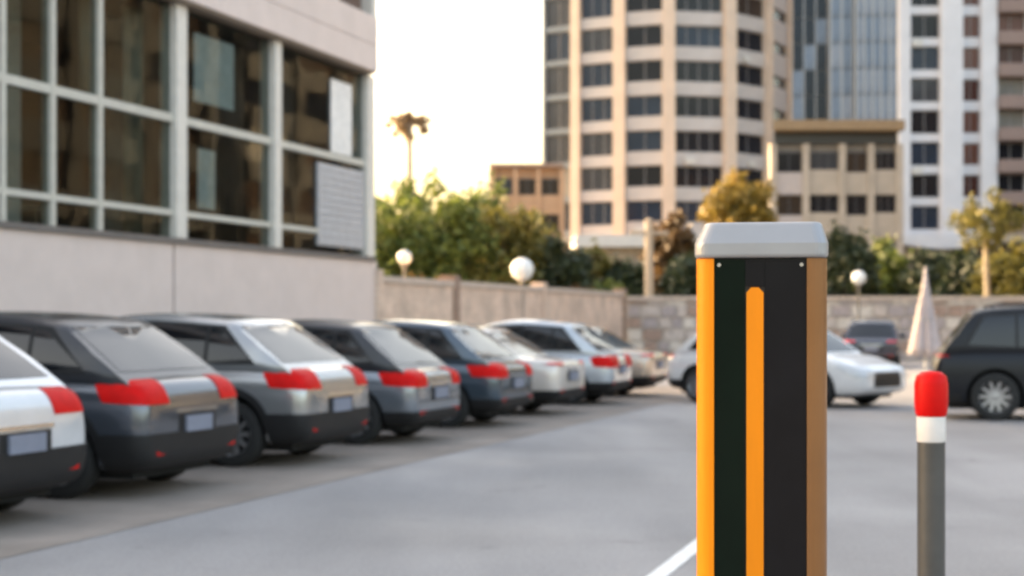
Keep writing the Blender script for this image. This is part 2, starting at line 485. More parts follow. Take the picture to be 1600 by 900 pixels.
# ------------------------------------------------------------------ trees
def leaf_cloud(n_clump, per, rx, ry, rz, size, seed, drop=0.0):
    rg = np.random.default_rng(seed)
    d = rg.normal(size=(n_clump, 3)); d /= np.linalg.norm(d, axis=1)[:, None]
    rad = rg.uniform(0.35, 1.0, n_clump) ** 0.6
    lump = 1 + 0.22 * np.sin(d[:, 0] * 5 + seed) * np.cos(d[:, 2] * 4 + seed * 1.7) + 0.12 * rg.normal(size=n_clump)
    c = d * (rad * lump)[:, None] * np.array([rx, ry, rz])
    c[:, 2] -= drop * (np.hypot(c[:, 0] / rx, c[:, 1] / ry) ** 2) * rz
    cr = rg.uniform(.5, 1.1, n_clump) * 0.2 * min(rx, rz) + .12
    ctr = np.repeat(c, per, axis=0) + rg.normal(size=(n_clump * per, 3)) * np.repeat(cr, per)[:, None] * 0.55
    N = len(ctr)
    a = rg.normal(size=(N, 3)); a /= np.linalg.norm(a, axis=1)[:, None]
    b = rg.normal(size=(N, 3)); b -= a * (a * b).sum(1)[:, None]; b /= np.linalg.norm(b, axis=1)[:, None]
    s = size * rg.uniform(.6, 1.3, N)[:, None]
    v = np.empty((N, 4, 3))
    v[:, 0] = ctr - a * s; v[:, 1] = ctr - b * s * .5; v[:, 2] = ctr + a * s; v[:, 3] = ctr + b * s * .5
    me = bpy.data.meshes.new('crown')
    me.vertices.add(N * 4); me.vertices.foreach_set('co', v.reshape(-1))
    me.loops.add(N * 4); me.loops.foreach_set('vertex_index', np.arange(N * 4, dtype=np.int32))
    me.polygons.add(N); me.polygons.foreach_set('loop_start', np.arange(0, N * 4, 4, dtype=np.int32))
    me.update(calc_edges=True); me.validate()
    return me
M_bark = mat('bark', (0.13, 0.10, 0.075), 0.9, var=.3, vscale=4, bump=.5, bscale=12, stretch=(1, 1, .25))
L_green = leaf_mat('leaf_green', (0.06, 0.095, 0.02), (0.20, 0.23, 0.05))
L_olive = leaf_mat('leaf_olive', (0.10, 0.10, 0.025), (0.26, 0.22, 0.05))
L_dark = leaf_mat('leaf_dark', (0.018, 0.03, 0.014), (0.055, 0.075, 0.03), .2)
L_gold = leaf_mat('leaf_gold', (0.14, 0.11, 0.02), (0.36, 0.24, 0.05))
L_rust = leaf_mat('leaf_rust', (0.06, 0.035, 0.015), (0.16, 0.09, 0.03))
TG = 'trees beyond the lot wall'
def tree(name, label, px, d, ytop, wid, lm, seed, base_frac=0.28, ybot=None, group=TG, dens=1.0):
    x, y = gp(px, d)
    H = zz(ytop, d)
    t = thing(name, label, 'tree', (x, y, 0), 0, group)
    rg = random.Random(seed)
    zb = H * base_frac
    rz_ = (H - zb) / 2 * 0.93; zc = (H + zb) / 2
    tr = MB()
    lean = rg.uniform(-.2, .2)
    pts = [(0, 0, -0.05), (lean * .3, .02, zb * .6), (lean * .7, 0, zb), (lean, .05, zc), (lean * 1.2, 0, H * .82)]
    r0 = 0.035 * H / 2 + .04
    tr.tube(pts, [r0 * 1.25, r0, r0 * .85, r0 * .5, r0 * .15], 10)
    for i in range(7):
        a = i * 2.4 + rg.uniform(0, .6); z0 = zb + (zc - zb) * (i / 7.0)
        ln_ = wid / 2 * rg.uniform(.5, .8)
        tr.tube([(lean * .7, 0, z0), (lean + math.cos(a) * ln_ * .5, math.sin(a) * ln_ * .5, z0 + ln_ * .45), (lean + math.cos(a) * ln_, math.sin(a) * ln_, z0 + ln_ * .75)], [r0 * .45, r0 * .3, r0 * .08], 6)
    tr.build('trunk', M_bark, t, smooth=True)
    me = leaf_cloud(int(95 * dens), 60, wid / 2 * .9, wid / 2 * .9, rz_ * .93, 0.14 + wid * .012, seed, 0.15)
    obj('crown', me, lm, t, loc=(lean, 0, zc))
    return t
trees = [
    ('leafy_tree', 'green tree nearest the corner of the pale building', 604, 62, 300, 4.6, L_green),
    ('leafy_tree', 'tallest pointed green tree, left part of the tree line above the brick wall', 642, 66, 266, 4.2, L_green),
    ('leafy_tree', 'green tree above the second brick panel, behind the brown pilaster', 698, 63, 298, 5.0, L_green),
    ('leafy_tree', 'dark rounded tree peaking at the middle of the tree line', 738, 68, 279, 4.6, L_green),
    ('leafy_tree', 'olive green tree directly behind the large white globe lamp', 790, 64, 300, 4.4, L_olive),
    ('leafy_tree', 'yellowish low tree at the right end of the tree line, beside the curved tower', 838, 69, 338, 3.8, L_olive),
    ('leafy_tree', 'small dark tree at the foot of the curved tower', 880, 64, 366, 2.9, L_dark),
    ('leafy_tree', 'golden autumn tree rising behind the silver cap of the charging pillar', 1163, 72, 262, 3.6, L_gold),
    ('leafy_tree', 'brown leaved tree left of the golden tree, above the stone wall', 1062, 70, 318, 2.8, L_rust),
    ('leafy_tree', 'dark tree just left of the charging pillar cap, below the brown crown', 1066, 64, 392, 2.6, L_dark),
    ('leafy_tree', 'olive bush in front of the low pavilion, left of the beige pole', 935, 66, 392, 3.0, L_olive),
    ('leafy_tree', 'dark bush in front of the low pavilion, right of the beige pole', 985, 65, 402, 2.6, L_dark),
    ('leafy_tree', 'dark green tree immediately right of the charging pillar', 1318, 70, 352, 3.4, L_dark),
    ('leafy_tree', 'dark green tree between the pillar and the folded parasol', 1385, 74, 372, 3.6, L_green),
    ('leafy_tree', 'dark tree right behind the tip of the folded parasol', 1462, 72, 385, 3.4, L_dark),
    ('leafy_tree', 'dark tree under the overhanging white tower, left of the thin trunk', 1512, 70, 398, 3.2, L_dark),
    ('leafy_tree', 'olive tree above the roof of the black car at the right edge', 1588, 68, 372, 3.8, L_olive),
]
for i, (nm, lab, px, d, yt, wd, lm) in enumerate(trees):
    tree(nm, lab, px, d, yt, wd, lm, 11 + i * 7, 0.45 if lm is L_gold else (0.12 if lm in (L_green, L_olive, L_dark) else .3))
# slim bare-trunked tree on the right
t = thing('slender_tree', 'slender pale trunk standing above the black car, before the white tower', 'tree', (*gp(1541, 63), 0), 0, TG)
tb = MB(); tb.tube([(0, 0, -.05), (.05, 0, 2), (-.02, 0, 4.2), (0, 0, 5.6)], [.16, .13, .11, .05], 10)
for i in range(9):
    a = i * 0.7
    tb.tube([(0, 0, 4.6 + i * .08), (math.cos(a) * .5, math.sin(a) * .5, 5.2 + i * .08), (math.cos(a) * .9, math.sin(a) * .9, 5.5 + i * .06)], [.05, .03, .01], 5)
tb.build('trunk', mat('pale_bark', (0.42, 0.33, 0.22), .8, var=.2, vscale=3), t, smooth=True)
obj('crown', leaf_cloud(44, 40, 1.35, 1.2, .9, .13, 99), L_olive, t, loc=(0, 0, 5.5))
# shrubs on the wall line
for i, (px, d, wd, h, lab) in enumerate(((905, 61.5, 1.6, 2.9, 'low rust coloured shrub peeping over the wall under the curved tower'), (945, 61.8, 1.8, 3.3, 'low green shrub between the rust shrub and the beige pole'), (655, 50, 2.6, 2.95, 'flat reddish shrub topping the first brick panel'))):
    t = thing('shrub', lab, 'shrub', (*gp(px, d), 0), 0, 'shrubs along the wall')
    tb = MB()
    for q in range(5):
        a = q * 1.3; tb.tube([(0, 0, -.03), (math.cos(a) * .15, math.sin(a) * .15, h * .4), (math.cos(a) * .45, math.sin(a) * .45, h * .8)], [.04, .03, .01], 6)
    tb.build('stem', M_bark, t)
    obj('foliage', leaf_cloud(40, 50, wd / 2, .55, h * .42, .11, 300 + i), (L_rust, L_green, L_rust)[i], t, loc=(0, 0, h * .55))

# ------------------------------------------------------------------ towers
def pane_mat(name, c, rough=.12, spec=.25):
    return mat(name, c, rough, var=.25, vscale=.35, spec=spec)
MESHC = {}
def cached(key, fn):
    if key not in MESHC:
        MESHC[key] = fn()
    return MESHC[key]
def window_meshes(w_, h_, nm, fw=.07):
    def fr():
        m = MB()
        m.box(0, fw, 0, .12, 0, h_).box(w_ - fw, w_, 0, .12, 0, h_).box(fw, w_ - fw, 0, .12, 0, fw).box(fw, w_ - fw, 0, .12, h_ - fw, h_)
        for i in range(1, nm):
            x = w_ * i / nm
            m.box(x - fw / 2, x + fw / 2, 0, .12, fw, h_ - fw)
        return m.mesh('window')
    def pn():
        return MB().box(fw + .003, w_ - fw - .003, .05, .07, fw + .003, h_ - fw - .003).mesh('pane')
    k = (round(w_, 3), round(h_, 3), nm, fw)
    return cached(('f',) + k, fr), cached(('p',) + k, pn)
M_ac = mat('air_conditioner_white', (0.6, .58, .55), .6, var=.1)
def bay(root, p0, p1, z0, nfl, fh, sill, head, m_sp, m_fr, m_panes, pil=(0, 0), nm=2, m_pil=None, recess=.25, balcony=None, seed=0, spand_out=0.0, ac=0):
    """one facade bay from p0 to p1 (plan, left to right seen from outside); pillars at both ends take pil metres"""
    rg = random.Random(seed)
    p0, p1 = Vector(p0), Vector(p1)
    dv = p1 - p0; W_ = dv.length; a = math.atan2(dv.y, dv.x)
    def put(name, me, m, x, y, z, par=root):
        o = bpy.data.objects.new(name, me); COL.objects.link(o); o.parent = par
        if par is root:
            o.location = (p0.x + math.cos(a) * x - math.sin(a) * y, p0.y + math.sin(a) * x + math.cos(a) * y, z); o.rotation_euler.z = a
        if not me.materials:
            me.materials.append(m)
        if me.materials[0] != m:
            o.material_slots[0].link = 'OBJECT'; o.material_slots[0].material = m
        return o
    x0, x1 = pil[0], W_ - pil[1]
    ww = x1 - x0
    k = (round(ww, 3), round(fh, 3), sill, head, spand_out)
    for f in range(nfl):
        zf = z0 + f * fh
        sp = cached(('s',) + k, lambda: MB().box(0, ww, -spand_out, .5, 0, sill + fh - head - .004).mesh('spandrel'))
        put('spandrel', sp, m_sp, x0, 0, zf - (fh - head) + .002)
        fr, pn = window_meshes(ww, head - sill - .006, nm)
        o = put('window', fr, m_fr, x0, recess, zf + sill + .003)
        c = put('pane', pn, PLIGHT if rg.random() < .09 else rg.choice(m_panes), 0, 0, 0, par=o)
        if ac and rg.random() < ac:
            am = cached('ac', lambda: MB().box(0, .95, -.42, -.004, 0, .7).lathe([(.28, -.45), (.28, -.425), (.05, -.425)], 14, 'y', (.38, 0, .35)).mesh('air_conditioner'))
            put('air_conditioner', am, M_ac, x0 + rg.uniform(.1, max(.15, ww - 1.1)), -spand_out, zf - .35)
        if balcony:
            bw = cached(('b', round(ww, 3), fh), lambda: MB().box(0.02, ww - .02, -.9, 0 - .004 - spand_out, -.18, 0).box(.02, ww - .02, -.9, -.84, 0.002, 1.0).mesh('balcony'))
            put('balcony', bw, balcony, x0, 0, zf)
def pillar(root, p, a, w_, dp, z0, z1, m):
    MB().box(-w_ / 2, w_ / 2, -dp, .6, z0, z1).build('pillar', m, root, loc=(p[0], p[1], 0), rz=a)

# tower one: curved residential tower
M_beige = mat('beige_pier', (0.70, 0.54, 0.42), .7, var=.08, vscale=.5)
M_spand = mat('grey_spandrel', (0.50, 0.46, 0.44), .6, var=.1, vscale=.5)
M_wf = mat('dark_window_frame', (0.07, 0.07, 0.078), .5)
M_wf2 = mat('grey_window_frame', (0.26, 0.25, 0.25), .5)
PLIGHT = pane_mat('pane_blind', (0.24, 0.23, 0.21))
PN = [pane_mat('pane_blue', (0.022, 0.036, 0.06)), pane_mat('pane_dark', (0.011, 0.013, 0.019)), pane_mat('pane_grey', (0.05, 0.055, 0.065)), pane_mat('pane_warm', (0.045, 0.032, 0.026))]
plan = [gp(850, 151.5), gp(900, 149.6), gp(968, 147.6), gp(1045, 146), gp(1140, 147), gp(1200, 151), gp(1232, 157)]
c0 = gp(1035, 165)
tw = thing('residential_tower', 'tall curved tower with beige piers and dark windows, centre of the skyline', 'building', (c0[0], c0[1], 0))
pl = [Vector((p[0] - c0[0], p[1] - c0[1])) for p in plan]
FH = 3.35
core = [(p.x * .955, p.y + .85) for p in pl]
MB().prism(core + [(core[-1][0], 25), (core[0][0], 25)], 0, 54).build('core_wall', mat('tower_core', (0.30, 0.27, 0.25), .8), tw)
Z0 = zz(362, 147) % FH + 2 * FH
Z0 = 10.0
bays = [dict(nm=2, sill=.25, head=3.05, m_sp=mat('blue_spandrel', (0.16, 0.19, 0.22), .3), m_panes=[PN[0], PN[2]], pil=(.1, .45)),
        dict(nm=3, sill=.7, head=3.0, m_sp=M_spand, m_panes=[PN[0], PN[2], PN[2]], pil=(.45, .5)),
        dict(nm=2, sill=.95, head=3.0, m_sp=M_spand, m_panes=[PN[0], PN[1], PN[1]], pil=(.6, .55)),
        dict(nm=4, sill=.85, head=2.9, m_sp=M_spand, m_panes=[PN[1], PN[0], PN[3], PN[1]], pil=(.6, .6)),
        dict(nm=2, sill=.95, head=2.9, m_sp=M_spand, m_panes=[PN[1], PN[1], PN[3]], pil=(.6, .5)),
        dict(nm=1, sill=1.5, head=2.6, m_sp=mat('pinkish_render', (0.48, 0.42, 0.40), .7), m_panes=[PN[2]], pil=(.5, .3))]
for i, b in enumerate(bays):
    bay(tw, pl[i], pl[i + 1], Z0, 13, FH, b['sill'], b['head'], b['m_sp'], M_wf2, b['m_panes'], b['pil'], b['nm'], seed=i, ac=.3 if i >= 2 else 0)
for i, p in enumerate(pl):
    q0, q1 = pl[max(0, i - 1)], pl[min(len(pl) - 1, i + 1)]
    a = math.atan2(q1.y - q0.y, q1.x - q0.x)
    pillar(tw, p, a, (.3, .9, 1.15, 1.2, 1.2, 1.0, .5)[i], .35 if i else .05, 0, Z0 + 13 * FH, M_beige if i else MATS['blue_spandrel'])
# base storeys of the tower
for i in range(len(pl) - 1):
    bay(tw, pl[i], pl[i + 1], 2.2, 2, 3.5, 1.0, 3.0, M_beige, M_wf, [PN[1], PN[3]], bays[i]['pil'], 2, seed=50 + i)
    dv = pl[i + 1] - pl[i]
    MB().box(.2, dv.length - .2, -.9, .5, 9.0, 9.5).build('ledge', mat('white_ledge', (0.62, 0.6, 0.57), .7), tw, loc=(pl[i].x, pl[i].y, 0), rz=math.atan2(dv.y, dv.x))

# tower two: blue glass office tower
c0 = gp(1318, 235)
tw = thing('glass_tower', 'blue grey glass office tower between the beige tower and the white tower', 'building', (c0[0], c0[1], 0))
MB().box(-10.5, 9.5, 3, 20, 0, 64).build('core_wall', mat('glass_tower_core', (0.10, 0.11, 0.12), .6), tw)
GP = [pane_mat('curtain_dark', (0.010, 0.018, 0.032), .1), pane_mat('curtain_blue', (0.15, 0.20, 0.27), .15), pane_mat('curtain_pale', (0.22, 0.26, 0.32), .2)]
M_mul = mat('pale_mullion', (0.42, 0.44, 0.46), .4, metal=.3)
for (pa, pb, yo, nx, gi, mw) in ((1222, 1296, 1.6, 4, 0, .12), (1298, 1333, 0.2, 2, 1, .22), (1336, 1414, -0.8, 6, 2, .2)):
    xa, xb = (pa - 1318) / FPX * 235, (pb - 1318) / FPX * 235
    wd = (xb - xa) / nx
    MB().box(xa, xb, yo + .12, 3.2, 0, 62).build('backing', MATS['glass_tower_core'], tw)
    for i in range(nx + 1):
        MB().box(xa + i * wd - mw / 2, xa + i * wd + mw / 2, yo - .25, yo + .118, 0, 62).build('mullion', M_mul, tw)
    me = MB().box(mw / 2 + .01, wd - mw / 2 - .01, 0, .1, .12, 3.9).mesh('pane')
    for f in range(5, 15):
        for i in range(nx):
            m = GP[gi] if random.random() < .8 else GP[min(2, gi + 1)] if gi < 2 else GP[1]
            if not me.materials:
                me.materials.append(GP[gi])
            o = bpy.data.objects.new('pane', me); COL.objects.link(o); o.parent = tw; o.location = (xa + i * wd, yo, f * 4.0)
            if m != GP[gi]:
                o.material_slots[0].link = 'OBJECT'; o.material_slots[0].material = m

# podium building with a projecting flat roof
c0 = gp(1312, 118)
pd = thing('podium_block', 'lower beige block with a dark flat roof in front of the glass tower', 'building', (c0[0], c0[1], 0))
ztop = zz(190, 118)
MB().prism([(-5.2, .6), (4.7, .6), (4.7, 12), (-1.8, 12)], 0, ztop - 1.7).build('core_wall', mat('podium_core', (0.26, 0.23, 0.2), .8), pd)
MB().prism([(-5.3, -1.1), (4.75, -1.1), (4.75, 12), (-1.7, 12)], ztop - .75, ztop).build('roof', mat('bronze_fascia', (0.30, 0.20, 0.11), .6, var=.2), pd)
MB().prism([(-5, .2), (4.5, .2), (4.5, 11), (-1.8, 11)], ztop - 1.698, ztop - .752).build('clerestory', mat('clerestory_dark', (0.03, 0.03, 0.028), .3), pd)
M_pod = mat('podium_beige', (0.46, 0.39, 0.32), .75, var=.15, vscale=.6)
xs = [-5.1, -2.6, 0.2, 2.4, 4.6]
for i in range(4):
    bay(pd, (xs[i], 0), (xs[i + 1], 0), ztop - 1.7 - 4 * 3.3, 4, 3.3, 1.1 + .2 * (i % 2), 2.7, M_pod if i != 0 else MATS['pinkish_render'], M_wf, [PN[1], PN[2], PN[3]], (.25, .25), 2 + (i % 2), seed=80 + i)
for i, x in enumerate(xs):
    MB().box(x - .25, x + .25, -.2, .58, 0, ztop - 1.72).build('pillar', M_pod, pd)
MB().box(-5.0, 4.5, .55, .598, 0, ztop - 1.8).build('backing', MATS['podium_core'], pd)

# tower three: white piers, brown windows, rounded underside on the left
c0 = gp(1500, 142)
tw = thing('white_tower', 'white piered apartment tower with brown windows at the right edge', 'building', (c0[0], c0[1], 0))
def X3(px): return (px - 1500) / FPX * 142
M_white = mat('white_pier', (0.66, 0.66, 0.69), .6, var=.06, vscale=.5)
PB = [pane_mat('pane_brown', (0.15, 0.065, 0.05)), pane_mat('pane_maroon', (0.075, 0.028, 0.024)), PN[1]]
zb3 = zz(372, 142)
MB().prism([(X3(1406), .7), (X3(1700), .7), (X3(1700), 16), (X3(1406) + 4.5, 16)], zb3 - .3, 52).build('core_wall', mat('white_tower_core', (0.36, 0.34, 0.34), .8), tw)
MB().box(X3(1440), X3(1700), 2.5, 15, 0, zb3 - .31).build('lower_storey', mat('lower_dark', (0.14, 0.12, 0.11), .8), tw)
fh3 = 2.95
def B3(a, b, sp, pn, nm, sill, head, seed, bal=None):
    bay(tw, (X3(a), 0), (X3(b), 0), zb3 + .3, 15, fh3, sill - .15, head + .1, sp, M_wf2, pn, (0, 0), nm, seed=seed, balcony=bal, ac=0 if bal else .25)
B3(1422, 1468, M_white, [PN[0], PN[1], PN[2]], 2, .65, 2.6, 1)
B3(1502, 1531, M_white, [PB[0], PB[0], PB[1]], 2, .7, 2.5, 2)
B3(1556, 1602, mat('brown_spandrel', (0.20, 0.11, 0.085), .7), PB, 2, .9, 2.6, 3, mat('balcony_brown', (0.27, 0.19, 0.165), .7))
B3(1615, 1680, MATS['brown_spandrel'], PB, 3, .9, 2.6, 4)
for a, b, dp in ((1404, 1422, .35), (1468, 1502, .7), (1531, 1556, .6), (1602, 1615, .3), (1680, 1700, .3)):
    MB().box(X3(a), X3(b), -dp, .68, zb3 + .02, 50).build('pier', M_white, tw, bevel=.08)
# rounded white tray under the left bays
n = 14
pts = [(X3(1404), zb3 + .3)]
for i in range(n + 1):
    s = i / n
    pts.append((X3(1404 + (1548 - 1404) * s), zb3 - .1 - .9 * math.sin(math.pi * (0.12 + .8 * s)) ** .8))
pts.append((X3(1548), zb3 + .3))
MB().sideprism(pts[::-1], -.9, .66).build('underside', M_white, tw)
MB().box(X3(1549), X3(1700), -1.0, .66, zb3 - .4, zb3 + .28).build('ledge', mat('tan_ledge', (0.44, 0.36, 0.26), .7), tw)

# distant orange-brown block behind the trees
c0 = gp(812, 128)
db = thing('brick_block', 'distant orange brown block showing above the trees, left of the curved tower', 'building', (c0[0], c0[1], 0))
zt = zz(256, 128)
M_or = mat('orange_render', (0.50, 0.30, 0.18), .8, var=.15, vscale=.5)
MB().box(-2.2, 3.4, .4, 9, 0, zt - .3).build('core_wall', M_or, db)
for i, x in enumerate((-2.3, -.3, 1.6)):
    bay(db, (x, 0), (x + 1.9, 0), zt - 12.6, 4, 3.0, 1.0, 2.4, M_or, M_wf, [PN[3], PN[2]], (.2, .2), 2, seed=120 + i)
for x in (-2.3, -.35, 1.55, 3.5):
    MB().box(x - .22, x + .22, -.12, .39, 0, zt - .4).build('pier', M_or, db)
MB().box(-2.5, 3.7, -.3, 9.2, zt - .298, zt).build('roof', mat('block_roof', (0.34, 0.22, 0.16), .8), db)
# low pavilion behind the stone wall
c0 = gp(1000, 92)
pv = thing('low_pavilion', 'low pale pavilion with a white fascia at the foot of the curved tower', 'building', (c0[0], c0[1], 0))
zt = zz(368, 92)
MB().box(-3.6, 4.2, .2, 6, 0, zt - .7).build('wall', mat('pavilion_wall', (0.40, 0.34, 0.27), .8, var=.2), pv)
MB().box(-3.9, 4.5, -.8, 6.2, zt - .698, zt).build('roof', MATS['white_ledge'], pv)
for i in range(5):
    x = -3.3 + i * 1.5
    fr, pn = window_meshes(1.1, 1.6, 2)
    o = obj('window', fr, M_wf, pv, loc=(x, .05, 2.2)); obj('pane', pn, PN[3], o)
    MB().box(x + 1.2, x + 1.35, -.1, .19, 0, zt - .7).build('column', MATS['pavilion_wall'], pv)

# ------------------------------------------------------------------ lamps and poles
def globe(label, px, d, yc, rad):
    x, y = gp(px, d); z = zz(yc, d)
    t = thing('globe_lamp', label, 'lamp', (x, y, 0), 0, 'globe lamps over the walls')
    MB().lathe([(.07, -.02), (.07, .25), (.045, .3), (.04, z - rad - .08), (.09, z - rad - .06), (.09, z - rad + .03)], 14).build('pole', mat('lamp_pole', (0.12, .11, .10), .5), t, smooth=False)
    pr = [(max(.001, rad * math.sin(math.pi * i / 14)), z - rad * math.cos(math.pi * i / 14)) for i in range(15)]
    MB().lathe(pr, 24, caps=False).build('globe', mat('opal_globe', (0.85, 0.85, 0.82), .25, var=.02), t, smooth=True)
globe('large white globe lamp standing over the brick wall before the trees', 816, 46, 421, .34)
globe('small white globe lamp near the corner of the pale building', 632, 41.5, 402, .19)
globe('cream globe lamp among dark trees just right of the charging pillar', 1342, 57, 434, .26)
x, y = gp(640, 104); z = zz(196, 104)
hm = thing('palm_tree', 'lone tall palm on a thin trunk, its brownish head against the pale sky', 'tree', (x, y, 0))
tb = MB(); tb.tube([(.3, 0, -.05), (.12, 0, z * .35), (0, 0, z * .7), (0, 0, z + .1)], [.34, .26, .22, .2], 10)
tb.build('trunk', mat('palm_bark', (0.38, .31, .24), .8, var=.2), hm, smooth=True)
obj('crown', leaf_cloud(34, 26, 1.25, 1.25, .8, .2, 77), leaf_mat('leaf_tan', (0.26, .18, .10), (.46, .34, .22), .55), hm, loc=(0, 0, z))

# unseen dark blocks added right of the frame for the office windows to mirror
M_blk = mat('reflection_block_render', (0.065, 0.062, 0.06), .8, var=.2, vscale=.3)
for (pa, pb, h, lab, sd0) in (((35, 26), (45, 74), 24, 'nearer unseen dark block added beyond the right edge for window reflections', 200), ((46, 78), (53, 108), 30, 'farther unseen dark block added beyond the right edge for window reflections', 210)):
    pa, pb = Vector(pa), Vector(pb); dv = pa - pb; Lb = dv.length
    sb = thing('reflection_block', lab, 'building', (pb.x, pb.y, 0), math.atan2(dv.y, dv.x), 'unseen blocks added for window reflections')
    MB().box(.2, Lb - .2, .6, 14, 0, h).build('core_wall', M_blk, sb)
    nb = max(5, int(Lb / 6)); wb_ = Lb / nb
    for i in range(nb):
        bay(sb, (i * wb_, 0), ((i + 1) * wb_, 0), 1.0, int((h - 1) / 3.4), 3.4, .9, 2.8, M_blk, M_wf, [PN[1], PN[3]], (.5, .5), 3, seed=sd0 + i)
        MB().box(i * wb_ - .48, i * wb_ + .48, -.3, .59, 0, h).build('pier', M_blk, sb)
x, y = gp(1014, 60.3)
po = thing('utility_pole', 'beige pole behind the stone wall, left of the charging pillar', 'pole', (x, y, 0))
MB().lathe([(.24, -.02), (.22, .4), (.19, .45), (.16, 5.4)], 12).build('pole_shaft', mat('pole_beige', (0.47, .37, .27), .7), po)
MB().box(-.75, .75, -.06, .06, 4.9, 5.05).build('crossarm', MATS['pole_beige'], po)
MB().lathe([(.18, 5.4), (.2, 5.43), (.02, 5.55)], 12).build('pole_cap', MATS['pole_beige'], po)

# folded parasol
x, y = gp(1446, 41)
ps = thing('folded_parasol', 'folded white parasol standing between the white car and the black car', 'parasol', (x, y, 0))
zt = zz(418, 41)
MB().lathe([(.03, 0.08), (.03, zt + .02)], 10).build('pole', mat('parasol_pole', (.5, .48, .45), .4), ps)
MB().lathe([(.34, 0), (.34, .07), (.1, .1), (.05, .12)], 20).build('base', mat('parasol_base', (.3, .3, .3), .8), ps)
cn = MB(); v = []; nA, nZ = 32, 10
for i in range(nZ + 1):
    s = i / nZ; zc = zt - s * (zt - .62); r = .03 + .33 * s ** 1.2
    for j in range(nA):
        a = 2 * math.pi * j / nA
        rr = r * (1 + .34 * math.cos(8 * a) * min(1, s * 2)); v.append((rr * math.cos(a), rr * math.sin(a), zc + .04 * math.cos(8 * a) * s))
cn.add(v, [(i * nA + j, (i + 1) * nA + j, (i + 1) * nA + (j + 1) % nA, i * nA + (j + 1) % nA) for i in range(nZ) for j in range(nA)])
MB().lathe([(.20, 1.52), (.215, 1.53), (.225, 1.58), (.21, 1.59)], 24).build('tie_strap', MATS['parasol_base'], ps)
o = cn.build('canopy', mat('parasol_cloth', (.46, .41, .42), .9, var=.08), ps, smooth=True)
o.modifiers.new('s', 'SOLIDIFY').thickness = .006

# ------------------------------------------------------------------ cars
M_tyre = mat('tyre_rubber', (0.018, .018, .018), .85)
M_rim = mat('alloy_rim', (0.42, .42, .43), .35, metal=.8)
M_black = mat('black_plastic', (0.016, .016, .017), .55, spec=.3)
M_cglass = mat('car_glass', (0.005, .007, .010), .05, spec=.65, var=.05)
M_red = mat('red_lens', (0.62, 0.006, 0.005), .45, spec=.12, var=.12, vscale=14)
M_clear = mat('headlight_lens', (0.6, .62, .64), .15, coat=.6)
M_well = mat('wheel_well', (0.012, .012, .012), .95)
M_plate = mat('number_plate', (0.20, .22, .28), .5)
M_chrome = mat('chrome_trim', (0.6, .6, .62), .2, metal=.9)
def paint(name, c, metal=.35, rough=.22):
    return mat(name, c, rough, metal=metal, var=.06, vscale=3, coat=.8)
STY = dict(
    crossover=dict(L=4.5, W=1.84, H=1.62, belt=1.07, xb0=.14, xr0=.92, xr1=2.75, xb1=3.55, zr=1.54, ws=.80, xw=(.86, 3.52), rw=.35, deck=0.0),
    hatch=dict(L=4.3, W=1.80, H=1.55, belt=.97, xb0=.12, xr0=.86, xr1=2.5, xb1=3.4, zr=1.47, ws=.79, xw=(.80, 3.38), rw=.33, deck=0.0),
    sedan=dict(L=4.65, W=1.82, H=1.46, belt=.95, xb0=.52, xr0=1.35, xr1=2.65, xb1=3.6, zr=1.40, ws=.78, xw=(.98, 3.66), rw=.33, deck=.55),
    suv=dict(L=4.75, W=1.92, H=1.76, belt=1.10, xb0=.10, xr0=.62, xr1=2.9, xb1=3.75, zr=1.69, ws=.83, xw=(.92, 3.75), rw=.37, deck=0.0))
